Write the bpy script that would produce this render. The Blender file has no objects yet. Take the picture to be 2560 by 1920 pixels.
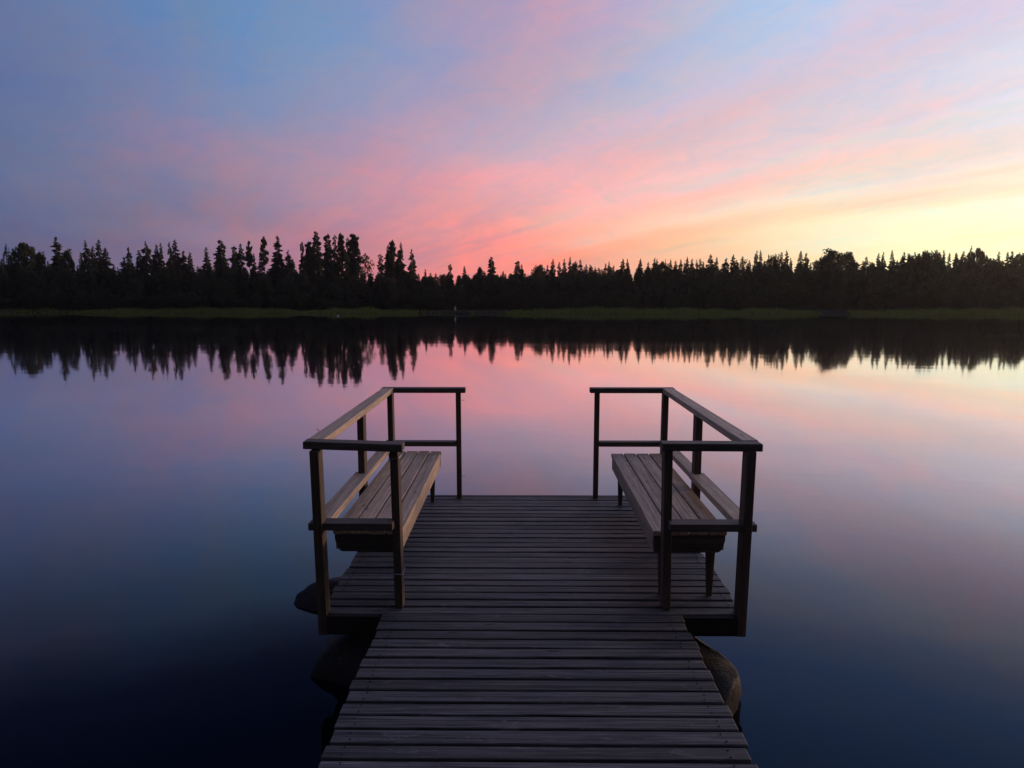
import bpy, bmesh, math, random
import numpy as np
from mathutils import Vector, Matrix

R = math.radians
sc = bpy.context.scene
COL = sc.collection
random.seed(7)

# ------------------------------------------------------------------ camera
F, YH, CAM_H, VPX, CX = 1900.0, 735.0, 1.85, 1300.0, -0.07
TH = math.atan((960 - YH) / F)
PSI = math.atan((VPX - 1280) / (F / math.cos(TH)))
WATER_Z = -0.40
cd = bpy.data.cameras.new("camera")
cam = bpy.data.objects.new("camera", cd)
COL.objects.link(cam)
cd.sensor_width = 36.0
cd.lens = F / 2560.0 * 36.0
cd.clip_start = 0.05
cd.clip_end = 4000
cam.location = (CX, 0, CAM_H)
cam.rotation_euler = (math.pi / 2 - TH, 0, PSI)
sc.camera = cam

_fw = Vector((-math.sin(PSI) * math.cos(TH), math.cos(PSI) * math.cos(TH), -math.sin(TH)))
_rt = Vector((math.cos(PSI), math.sin(PSI), 0))
_up = _rt.cross(_fw)


def at_depth(px, py, Y):
    """world point at distance Y along the lake for a bearing measured in the photo"""
    d = _fw + _rt * ((px - 1280) / F) - _up * ((py - 960) / F)
    return Vector((CX, 0, CAM_H)) + d * (Y / d.y)


# ------------------------------------------------------------------ helpers
def link(o, parent=None):
    COL.objects.link(o)
    if parent is not None:
        o.parent = parent
    return o


def empty(name, loc=(0, 0, 0)):
    o = bpy.data.objects.new(name, None)
    o.empty_display_size = 0.2
    o.location = loc
    return link(o)


def tag(o, label=None, cat=None, group=None, kind=None):
    if label:
        o['label'] = label
    if cat:
        o['category'] = cat
    if group:
        o['group'] = group
    if kind:
        o['kind'] = kind
    return o


class MB:
    """collects bevelled boxes and prisms into one mesh with a per-piece tone"""

    def __init__(self):
        self.bm = bmesh.new()
        self.tone = self.bm.faces.layers.float.new('tone')

    def box(self, x0, x1, y0, y1, z0, z1, bevel=0.003, tone=None, M=None, taper=None):
        c = Vector(((x0 + x1) / 2, (y0 + y1) / 2, (z0 + z1) / 2))
        sx, sy, sz = abs(x1 - x0), abs(y1 - y0), abs(z1 - z0)
        r = bmesh.ops.create_cube(self.bm, size=1.0)
        vs = r['verts']
        for v in vs:
            p = Vector((v.co.x * sx, v.co.y * sy, v.co.z * sz))
            if taper and p.z < 0:
                p.x *= taper
                p.y *= taper
            if M is not None:
                p = M @ p
            v.co = p + c
        fs = set()
        for v in vs:
            fs.update(v.link_faces)
        t = random.random() if tone is None else tone
        for f in fs:
            f[self.tone] = t
        if bevel > 0:
            es = set()
            for f in fs:
                es.update(f.edges)
            rb = bmesh.ops.bevel(self.bm, geom=list(es), offset=bevel, segments=1, affect='EDGES', profile=0.5)
            for f in rb['faces']:
                f[self.tone] = t
        return self

    def prism(self, pts, axis, a0, a1, tone=None):
        """outline pts (u,v) swept along an axis; axis 'y' -> (x,z) outline"""
        t = random.random() if tone is None else tone

        def mk(u, v, a):
            return (u, a, v) if axis == 'y' else (a, u, v)
        A = [self.bm.verts.new(mk(u, v, a0)) for u, v in pts]
        B = [self.bm.verts.new(mk(u, v, a1)) for u, v in pts]
        fl = [self.bm.faces.new(A), self.bm.faces.new(list(reversed(B)))]
        n = len(pts)
        for i in range(n):
            fl.append(self.bm.faces.new((A[(i + 1) % n], A[i], B[i], B[(i + 1) % n])))
        for f in fl:
            f[self.tone] = t
        bmesh.ops.recalc_face_normals(self.bm, faces=fl)
        return self

    def build(self, name, mat, parent=None):
        me = bpy.data.meshes.new(name)
        self.bm.to_mesh(me)
        self.bm.free()
        me.materials.append(mat)
        return link(bpy.data.objects.new(name, me), parent)


def mesh_np(name, V, Fc, mat, parent=None, smooth=False):
    me = bpy.data.meshes.new(name)
    me.from_pydata([tuple(v) for v in V], [], [tuple(f) for f in Fc])
    me.materials.append(mat)
    if smooth:
        me.polygons.foreach_set('use_smooth', [True] * len(me.polygons))
    me.update()
    if parent == 'mesh':
        return me
    return link(bpy.data.objects.new(name, me), parent)


# ------------------------------------------------------------------ materials
def new_mat(name):
    m = bpy.data.materials.new(name)
    m.use_nodes = True
    nt = m.node_tree
    b = nt.nodes['Principled BSDF']
    return m, nt, b


def N(nt, typ, **kw):
    n = nt.nodes.new(typ)
    for k, v in kw.items():
        setattr(n, k, v)
    return n


def math_(nt, op, a, b=None, c=None):
    n = nt.nodes.new('ShaderNodeMath')
    n.operation = op
    for i, v in enumerate((a, b, c)):
        if v is None:
            continue
        if isinstance(v, (int, float)):
            n.inputs[i].default_value = v
        else:
            nt.links.new(v, n.inputs[i])
    return n.outputs[0]


def ramp(nt, fac, stops, interp='LINEAR'):
    n = nt.nodes.new('ShaderNodeValToRGB')
    cr = n.color_ramp
    cr.interpolation = interp
    while len(cr.elements) < len(stops):
        cr.elements.new(0.5)
    for e, (p, c) in zip(cr.elements, sorted(stops, key=lambda s: s[0])):
        e.position = p
        e.color = (c[0], c[1], c[2], 1)
    nt.links.new(fac, n.inputs[0])
    return n.outputs[0]


def wood(name, axis, dark, light, rough=0.62, spec=0.4, vary=0.5, stain=0.5):
    m, nt, b = new_mat(name)
    L = nt.links
    tc = N(nt, 'ShaderNodeTexCoord')
    at = N(nt, 'ShaderNodeAttribute', attribute_name='tone')
    off = N(nt, 'ShaderNodeCombineXYZ')
    L.new(math_(nt, 'MULTIPLY', at.outputs['Fac'], 53.0), off.inputs[0])
    L.new(math_(nt, 'MULTIPLY', at.outputs['Fac'], 31.0), off.inputs[1])
    L.new(math_(nt, 'MULTIPLY', at.outputs['Fac'], 17.0), off.inputs[2])
    add = N(nt, 'ShaderNodeVectorMath', operation='ADD')
    L.new(tc.outputs['Object'], add.inputs[0])
    L.new(off.outputs[0], add.inputs[1])

    def noise(sl, sc_, detail, rough_=0.6, dist=0.0):
        mp = N(nt, 'ShaderNodeMapping')
        s = [sc_, sc_, sc_]
        s[axis] = sl
        mp.inputs['Scale'].default_value = s
        L.new(add.outputs[0], mp.inputs['Vector'])
        n = N(nt, 'ShaderNodeTexNoise')
        n.inputs['Scale'].default_value = 1.0
        n.inputs['Detail'].default_value = detail
        n.inputs['Roughness'].default_value = rough_
        n.inputs['Distortion'].default_value = dist
        L.new(mp.outputs[0], n.inputs['Vector'])
        return n.outputs['Fac']
    grain = noise(1.3, 58.0, 6, 0.7, 0.7)
    fine = noise(6.0, 260.0, 3)
    blotch = noise(2.6, 9.0, 5, 0.65)
    wear = noise(7.0, 16.0, 5, 0.7, 0.8)
    g = math_(nt, 'ADD', math_(nt, 'MULTIPLY', grain, 0.65), math_(nt, 'MULTIPLY', fine, 0.35))
    col = ramp(nt, g, [(0.40, dark), (0.61, light)])
    # board-to-board tone and soft weathering blotches
    k = math_(nt, 'ADD', math_(nt, 'MULTIPLY', at.outputs['Fac'], vary), 1.0 - vary / 2)
    k = math_(nt, 'MULTIPLY', k, math_(nt, 'ADD', math_(nt, 'MULTIPLY', blotch, stain), 1.0 - stain / 2))
    mul = N(nt, 'ShaderNodeVectorMath', operation='SCALE')
    L.new(col, mul.inputs[0])
    L.new(k, mul.inputs['Scale'])
    # pale worn fibre patches
    wm = ramp(nt, wear, [(0.60, (0, 0, 0)), (0.72, (1, 1, 1))])
    mx = N(nt, 'ShaderNodeMix', data_type='RGBA')
    L.new(math_(nt, 'MULTIPLY', wm, 0.6), mx.inputs['Factor'])
    L.new(mul.outputs[0], mx.inputs['A'])
    mx.inputs['B'].default_value = (light[0] * 1.5, light[1] * 1.5, light[2] * 1.5, 1)
    # knots
    mpk = N(nt, 'ShaderNodeMapping')
    s = [9.0, 9.0, 9.0]
    s[axis] = 2.6
    mpk.inputs['Scale'].default_value = s
    L.new(add.outputs[0], mpk.inputs['Vector'])
    vo = N(nt, 'ShaderNodeTexVoronoi')
    vo.inputs['Scale'].default_value = 1.0
    L.new(mpk.outputs[0], vo.inputs['Vector'])
    kn = ramp(nt, vo.outputs['Distance'], [(0.05, (1, 1, 1)), (0.13, (0, 0, 0))])
    mx2 = N(nt, 'ShaderNodeMix', data_type='RGBA')
    L.new(math_(nt, 'MULTIPLY', kn, 0.8), mx2.inputs['Factor'])
    L.new(mx.outputs['Result'], mx2.inputs['A'])
    mx2.inputs['B'].default_value = (dark[0] * .45, dark[1] * .42, dark[2] * .4, 1)
    L.new(mx2.outputs['Result'], b.inputs['Base Color'])
    rr = math_(nt, 'ADD', math_(nt, 'MULTIPLY', blotch, 0.25), rough - 0.12)
    L.new(rr, b.inputs['Roughness'])
    b.inputs['Specular IOR Level'].default_value = spec
    bp = N(nt, 'ShaderNodeBump')
    bp.inputs['Strength'].default_value = 0.9
    bp.inputs['Distance'].default_value = 0.004
    L.new(g, bp.inputs['Height'])
    L.new(bp.outputs[0], b.inputs['Normal'])
    return m


M_DECK = wood('weathered_deck_wood', 0, (0.026, 0.026, 0.028), (0.192, 0.186, 0.186), rough=0.66, spec=0.3, vary=0.75, stain=1.1)
M_PLANK_Y = wood('bench_wood', 1, (0.30, 0.215, 0.145), (0.72, 0.53, 0.375), rough=0.6, spec=0.35, vary=0.3, stain=0.6)
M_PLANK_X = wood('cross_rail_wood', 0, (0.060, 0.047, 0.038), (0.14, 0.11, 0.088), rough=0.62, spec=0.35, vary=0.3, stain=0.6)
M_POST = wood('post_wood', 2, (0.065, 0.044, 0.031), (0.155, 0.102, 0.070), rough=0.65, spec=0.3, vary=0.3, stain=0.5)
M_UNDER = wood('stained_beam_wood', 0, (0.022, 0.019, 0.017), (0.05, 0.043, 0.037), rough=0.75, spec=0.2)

M_WIRE, nt, b = new_mat('galvanised_wire')
b.inputs['Base Color'].default_value = (0.45, 0.46, 0.48, 1)
b.inputs['Metallic'].default_value = 0.8
b.inputs['Roughness'].default_value = 0.4

# water
M_WATER, nt, b = new_mat('lake_water')
b.inputs['Base Color'].default_value = (0.0025, 0.0045, 0.007, 1)
b.inputs['IOR'].default_value = 1.33
b.inputs['Specular IOR Level'].default_value = 0.0
tc = N(nt, 'ShaderNodeTexCoord')


def wnoise(scale, detail, sy=1.0):
    mp = N(nt, 'ShaderNodeMapping')
    mp.inputs['Scale'].default_value = (scale, scale * sy, scale)
    nt.links.new(tc.outputs['Object'], mp.inputs['Vector'])
    n = N(nt, 'ShaderNodeTexNoise')
    n.inputs['Scale'].default_value = 1.0
    n.inputs['Detail'].default_value = detail
    nt.links.new(mp.outputs[0], n.inputs['Vector'])
    return n.outputs['Fac']


hgt = math_(nt, 'ADD', math_(nt, 'MULTIPLY', wnoise(0.55, 2, 1.6), 0.0035), math_(nt, 'MULTIPLY', wnoise(3.0, 2, 1.5), 0.0007))
bp = N(nt, 'ShaderNodeBump')
bp.inputs['Strength'].default_value = 1.0
bp.inputs['Distance'].default_value = 0.5
nt.links.new(hgt, bp.inputs['Height'])
nt.links.new(bp.outputs[0], b.inputs['Normal'])
# faint breeze-ruffled streaks far out, mirror-calm elsewhere
ru = ramp(nt, wnoise(0.02, 3, 7.0), [(0.50, (0.035, 0.035, 0.035)), (0.72, (0.065, 0.065, 0.065))])
gl = N(nt, 'ShaderNodeBsdfGlossy')
gl.inputs['Color'].default_value = (1.0, 0.93, 0.985, 1)
nt.links.new(ru, gl.inputs['Roughness'])
nt.links.new(bp.outputs[0], gl.inputs['Normal'])
fr0 = N(nt, 'ShaderNodeFresnel')
fr0.inputs['IOR'].default_value = 1.333
nt.links.new(bp.outputs[0], fr0.inputs['Normal'])
ff = ramp(nt, fr0.outputs[0], [(0.02, (.006,) * 3), (0.06, (.036,) * 3), (0.10, (.080,) * 3), (0.14, (.155,) * 3), (0.22, (.36,) * 3), (0.29, (.53,) * 3), (0.40, (.71,) * 3), (0.5, (.81,) * 3), (0.7, (.92,) * 3), (1.0, (1.0,) * 3)])
msw = N(nt, 'ShaderNodeMixShader')
nt.links.new(ff, msw.inputs[0])
nt.links.new(b.outputs[0], msw.inputs[1])
nt.links.new(gl.outputs[0], msw.inputs[2])
nt.links.new(msw.outputs[0], nt.nodes['Material Output'].inputs['Surface'])


def foliage(name, c1, c2, trans=0.5):
    m, nt, b = new_mat(name)
    L = nt.links
    geo = N(nt, 'ShaderNodeNewGeometry')
    oi = N(nt, 'ShaderNodeObjectInfo')
    tcn = N(nt, 'ShaderNodeTexCoord')
    n = N(nt, 'ShaderNodeTexNoise')
    n.inputs['Scale'].default_value = 0.9
    n.inputs['Detail'].default_value = 3
    L.new(tcn.outputs['Object'], n.inputs['Vector'])
    f = math_(nt, 'ADD', math_(nt, 'MULTIPLY', n.outputs['Fac'], 0.6), math_(nt, 'MULTIPLY', geo.outputs['Random Per Island'], 0.4))
    f = math_(nt, 'ADD', f, math_(nt, 'MULTIPLY', math_(nt, 'SUBTRACT', oi.outputs['Random'], 0.5), 0.35))
    col = ramp(nt, f, [(0.2, c1), (0.8, c2)])
    L.new(col, b.inputs['Base Color'])
    b.inputs['Roughness'].default_value = 0.75
    b.inputs['Specular IOR Level'].default_value = 0.15
    tr = N(nt, 'ShaderNodeBsdfTranslucent')
    L.new(col, tr.inputs['Color'])
    ms = N(nt, 'ShaderNodeMixShader')
    ms.inputs[0].default_value = trans
    L.new(b.outputs[0], ms.inputs[1])
    L.new(tr.outputs[0], ms.inputs[2])
    L.new(ms.outputs[0], nt.nodes['Material Output'].inputs['Surface'])
    return m


M_SPRUCE = foliage('spruce_needles', (0.058, 0.066, 0.036), (0.115, 0.12, 0.062))
M_PINE = foliage('pine_needles', (0.06, 0.068, 0.036), (0.115, 0.12, 0.062))
M_LEAF = foliage('broad_leaves', (0.07, 0.08, 0.03), (0.12, 0.13, 0.05))
M_BUSH = foliage('bush_leaves', (0.055, 0.075, 0.026), (0.11, 0.13, 0.045))
M_FOREST = foliage('forest_foliage', (0.058, 0.066, 0.036), (0.12, 0.125, 0.06))
M_REED = foliage('reed_blades', (0.20, 0.24, 0.05), (0.34, 0.36, 0.085))

M_BARK, nt, b = new_mat('bark')
tcn = N(nt, 'ShaderNodeTexCoord')
mp = N(nt, 'ShaderNodeMapping')
mp.inputs['Scale'].default_value = (8, 8, 1.5)
nt.links.new(tcn.outputs['Object'], mp.inputs['Vector'])
n_ = N(nt, 'ShaderNodeTexNoise')
n_.inputs['Scale'].default_value = 2
nt.links.new(mp.outputs[0], n_.inputs['Vector'])
nt.links.new(ramp(nt, n_.outputs['Fac'], [(0.3, (0.045, 0.032, 0.024)), (0.7, (0.11, 0.078, 0.055))]), b.inputs['Base Color'])
b.inputs['Roughness'].default_value = 0.9

# rock
M_ROCK, nt, b = new_mat('lake_rock')
tcn = N(nt, 'ShaderNodeTexCoord')
n1 = N(nt, 'ShaderNodeTexNoise')
n1.inputs['Scale'].default_value = 9
n1.inputs['Detail'].default_value = 8
n1.inputs['Roughness'].default_value = 0.65
nt.links.new(tcn.outputs['Object'], n1.inputs['Vector'])
n2 = N(nt, 'ShaderNodeTexNoise')
n2.inputs['Scale'].default_value = 60
n2.inputs['Detail'].default_value = 4
nt.links.new(tcn.outputs['Object'], n2.inputs['Vector'])
fr = math_(nt, 'ADD', math_(nt, 'MULTIPLY', n1.outputs['Fac'], 0.7), math_(nt, 'MULTIPLY', n2.outputs['Fac'], 0.3))
rcol = ramp(nt, fr, [(0.40, (0.006, 0.005, 0.005)), (0.53, (0.018, 0.014, 0.011)), (0.68, (0.075, 0.052, 0.034))])
geo_ = N(nt, 'ShaderNodeNewGeometry')
sx_ = N(nt, 'ShaderNodeSeparateXYZ')
nt.links.new(geo_.outputs['Position'], sx_.inputs[0])
# water-stained band along the waterline
wl = math_(nt, 'ADD', sx_.outputs[2], math_(nt, 'MULTIPLY', n1.outputs['Fac'], 0.10))
wet = ramp(nt, math_(nt, 'MULTIPLY', math_(nt, 'ADD', wl, 0.5), 2.0), [(0.30, (0.35, 0.36, 0.34)), (0.42, (1, 1, 1))])
mw_ = N(nt, 'ShaderNodeMix', data_type='RGBA', blend_type='MULTIPLY')
mw_.inputs['Factor'].default_value = 1
nt.links.new(rcol, mw_.inputs['A'])
nt.links.new(wet, mw_.inputs['B'])
nt.links.new(mw_.outputs['Result'], b.inputs['Base Color'])
b.inputs['Roughness'].default_value = 0.75
bp = N(nt, 'ShaderNodeBump')
bp.inputs['Strength'].default_value = 0.8
bp.inputs['Distance'].default_value = 0.02
nt.links.new(fr, bp.inputs['Height'])
nt.links.new(bp.outputs[0], b.inputs['Normal'])

# ground
M_GROUND, nt, b = new_mat('forest_ground')
tcn = N(nt, 'ShaderNodeTexCoord')
n1 = N(nt, 'ShaderNodeTexNoise')
n1.inputs['Scale'].default_value = 0.7
n1.inputs['Detail'].default_value = 6
nt.links.new(tcn.outputs['Object'], n1.inputs['Vector'])
nt.links.new(ramp(nt, n1.outputs['Fac'], [(0.35, (0.022, 0.022, 0.010)), (0.6, (0.04, 0.034, 0.02)), (0.75, (0.06, 0.048, 0.032))]), b.inputs['Base Color'])
b.inputs['Roughness'].default_value = 1.0
b.inputs['Specular IOR Level'].default_value = 0.05


def plain(name, c, rough=0.7):
    m, nt, b = new_mat(name)
    tcn = N(nt, 'ShaderNodeTexCoord')
    n = N(nt, 'ShaderNodeTexNoise')
    n.inputs['Scale'].default_value = 6
    n.inputs['Detail'].default_value = 5
    nt.links.new(tcn.outputs['Object'], n.inputs['Vector'])
    nt.links.new(ramp(nt, n.outputs['Fac'], [(0.3, tuple(v * .8 for v in c)), (0.7, tuple(min(1, v * 1.1) for v in c))]), b.inputs['Base Color'])
    b.inputs['Roughness'].default_value = rough
    return m


M_WHITE = plain('white_paint', (0.78, 0.78, 0.78), 0.5)
M_SHED = plain('grey_boards', (0.06, 0.06, 0.066))
M_ROOF = plain('dark_roofing', (0.05, 0.048, 0.046))
M_DARKWOOD = plain('dark_wood', (0.08, 0.06, 0.045))

# ------------------------------------------------------------------ terrain and water
SHORE = 85.8


def shoreline(x):
    return SHORE + 3.6 / (1 + math.exp((x + 7) / 2.5)) + 0.9 * math.sin(x * 0.11 + 0.6) + 0.5 * math.sin(x * 0.31) + (2.2 * math.exp(-((x - 35.5) / 4.0) ** 2)) - max(0, abs(x) - 90) * 0.35


def ground_z(x, y):
    far = y - shoreline(x)
    near = -3.4 + 0.5 * math.sin(x * 0.5) - y - 0.012 * x * x * (1 if abs(x) < 60 else 60 / abs(x)) * 0
    side = abs(x) - 190
    d = max(far, near, side)
    if d < 0:
        return max(-2.2, WATER_Z + d * 0.22)
    return WATER_Z + 0.28 * (1 - math.exp(-d / 1.2)) + min(d, 60) * 0.018 + 0.06 * math.sin(x * 1.3 + y * 0.9) * min(1, d)


ys = [-500, -350, -200, -90, -45, -25, -15, -10, -8, -7, -6, -5.5, -5, -4.5, -4, -3.6, -3.2, -2.8, -2.2, -1, 2, 10, 30, 50, 60, 66, 70, 74] + [76 + 0.8 * i for i in range(30)] + [102, 106, 112, 120, 135, 160, 220, 320, 420, 560]
xs = [-560, -480, -400, -260, -215, -200, -192, -180, -150, -130, -115] + [-105 + 2.5 * i for i in range(85)] + [115, 130, 150, 180, 192, 200, 215, 260, 400, 480, 560]
V = [(x, y, ground_z(x, y)) for y in ys for x in xs]
nx = len(xs)
Fc = [(j * nx + i, j * nx + i + 1, (j + 1) * nx + i + 1, (j + 1) * nx + i) for j in range(len(ys) - 1) for i in range(nx - 1)]
ground = mesh_np('ground', V, Fc, M_GROUND, smooth=True)
tag(ground, kind='structure')
wm_ = MB()
wx, wy0, wy1 = 200, -6.0, 110
bmw = bmesh.new()
for a in ((-wx, wy0), (wx, wy0), (wx, wy1), (-wx, wy1)):
    bmw.verts.new((a[0], a[1], WATER_Z))
bmw.faces.new(bmw.verts)
mw = bpy.data.meshes.new('lake')
bmw.to_mesh(mw)
mw.materials.append(M_WATER)
tag(link(bpy.data.objects.new('lake', mw)), kind='structure')

# ------------------------------------------------------------------ pier
PITCH, GAP, TH_B = 0.1073, 0.0185, 0.028
P0 = 4.235                      # front edge of the platform
NPL = 24
PEND = P0 + NPL * PITCH + 0.06
WH, PH = 0.868, 1.243           # half widths of walkway and platform

pier = empty('wooden_pier', (0, P0, WATER_Z))
tag(pier, 'weathered grey T-shaped plank pier reaching out over the calm lake', 'pier')


def place_child(o, root):
    o.matrix_parent_inverse = Matrix.Translation(root.location).inverted()
    return o


def jit(a):
    return random.uniform(-a, a)


def boards(y_list, half, root, name, edge_first=None):
    mb = MB()
    for i, y in enumerate(y_list):
        h = half if not (edge_first and i == 0) else edge_first
        rot = Matrix.Rotation(jit(0.0022), 3, 'Z') @ Matrix.Rotation(jit(0.0014), 3, 'Y') @ Matrix.Rotation(jit(0.025), 3, 'X')
        w = PITCH - GAP + jit(0.0035)
        dx0, dx1 = jit(0.010), jit(0.010)
        dz = jit(0.0018)
        mb.box(-h + dx0, h + dx1, y + GAP / 2, y + GAP / 2 + w, -TH_B + dz, dz, bevel=0.0035, M=rot)
    return place_child(mb.build(name, M_DECK, root), root)


boards([P0 + PITCH * i for i in range(NPL)], PH, pier, 'platform_deck', edge_first=1.196)
mb = MB()
mb.box(-PH, PH, P0 + NPL * PITCH + 0.006, PEND, -TH_B - 0.002, 0.001)
place_child(mb.build('edge_board', M_DECK, pier), pier)
boards([P0 - PITCH * i for i in range(1, 72)], WH, pier, 'walkway_deck')

# screw heads, two at each bearer
SV, SF = [], []
for i in range(-22, NPL):
    yc = P0 + PITCH * (i + 0.5)
    for xx in ((-0.785, 0.785) if i < 0 else (-1.18, 1.18)):
        if i == 0 and abs(xx) > 1:
            continue
        for dy in (-0.024, 0.024):
            cx_, cy_ = xx + jit(0.008), yc + dy + jit(0.004)
            b0 = len(SV)
            for k in range(7):
                SV.append((cx_ + 0.0038 * math.cos(k * 0.898), cy_ + 0.0038 * math.sin(k * 0.898), 0.0042))
            SF.append(tuple(range(b0, b0 + 7)))
            b1 = len(SV)
            for k in range(7):
                SV.append((cx_ + 0.0042 * math.cos(k * 0.898), cy_ + 0.0042 * math.sin(k * 0.898), -0.004))
            for k in range(7):
                SF.append((b0 + k, b1 + k, b1 + (k + 1) % 7, b0 + (k + 1) % 7))
so_ = place_child(mesh_np('screw_heads', SV, SF, plain('rusty_screw', (0.05, 0.045, 0.044), 0.6), pier), pier)
so_['kind'] = 'stuff'

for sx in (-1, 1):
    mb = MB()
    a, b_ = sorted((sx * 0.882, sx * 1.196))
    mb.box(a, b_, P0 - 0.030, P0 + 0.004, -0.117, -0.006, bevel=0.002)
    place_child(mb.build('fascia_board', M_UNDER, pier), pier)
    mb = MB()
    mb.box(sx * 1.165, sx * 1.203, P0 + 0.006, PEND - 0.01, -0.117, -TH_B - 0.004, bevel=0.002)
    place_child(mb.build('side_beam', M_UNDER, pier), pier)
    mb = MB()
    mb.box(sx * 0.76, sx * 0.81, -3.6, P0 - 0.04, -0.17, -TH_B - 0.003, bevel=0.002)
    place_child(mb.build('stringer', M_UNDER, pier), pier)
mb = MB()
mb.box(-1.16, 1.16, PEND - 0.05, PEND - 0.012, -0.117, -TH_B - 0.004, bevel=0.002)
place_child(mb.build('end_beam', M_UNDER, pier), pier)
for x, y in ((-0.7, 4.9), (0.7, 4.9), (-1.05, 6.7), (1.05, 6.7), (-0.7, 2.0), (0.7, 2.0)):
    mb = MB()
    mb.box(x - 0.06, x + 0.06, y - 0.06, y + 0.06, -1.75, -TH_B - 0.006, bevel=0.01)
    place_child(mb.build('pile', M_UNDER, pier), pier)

# ------------------------------------------------------------------ railings
RT, RTH = 1.012, 0.044          # top rail top and thickness
MT, MTH = 0.537, 0.043


def ring_wire(cx, cy, z, hx, hy, tilt):
    """loop of wire tied round a post"""
    V, Fc = [], []
    rad = 0.0035
    pts = []
    for (sx, sy) in ((1, 1), (-1, 1), (-1, -1), (1, -1)):
        for k in range(3):
            a = {(1, 1): 0, (-1, 1): 90, (-1, -1): 180, (1, -1): 270}[(sx, sy)] + k * 45
            pts.append((cx + sx * hx + 0.004 * math.cos(R(a)), cy + sy * hy + 0.004 * math.sin(R(a))))
    n = len(pts)
    for i, (x, y) in enumerate(pts):
        d = Vector((x - cx, y - cy, 0)).normalized()
        for k in range(6):
            a = k * math.pi / 3
            zz = z + tilt * (x - cx)
            p = Vector((x, y, zz)) + d * rad * math.cos(a) + Vector((0, 0, 1)) * rad * math.sin(a)
            V.append(p)
    for i in range(n):
        for k in range(6):
            Fc.append((i * 6 + k, ((i + 1) % n) * 6 + k, ((i + 1) % n) * 6 + (k + 1) % 6, i * 6 + (k + 1) % 6))
    return V, Fc


def nail(root, p, d):
    mbv, fcs = [], []
    d = Vector(d)
    u = d.orthogonal().normalized()
    w = d.cross(u).normalized()
    prof = [(0, 0.0018), (0.026, 0.0018), (0.026, 0.006), (0.029, 0.005)]
    for t, r in prof:
        for k in range(6):
            a = k * math.pi / 3
            mbv.append(Vector(p) + d * t + (u * math.cos(a) + w * math.sin(a)) * r)
    for i in range(len(prof) - 1):
        for k in range(6):
            fcs.append((i * 6 + k, i * 6 + (k + 1) % 6, (i + 1) * 6 + (k + 1) % 6, (i + 1) * 6 + k))
    fcs.append(tuple(range(18, 24)))
    place_child(mesh_np('nail', mbv, fcs, M_WIRE, root), root)


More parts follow.
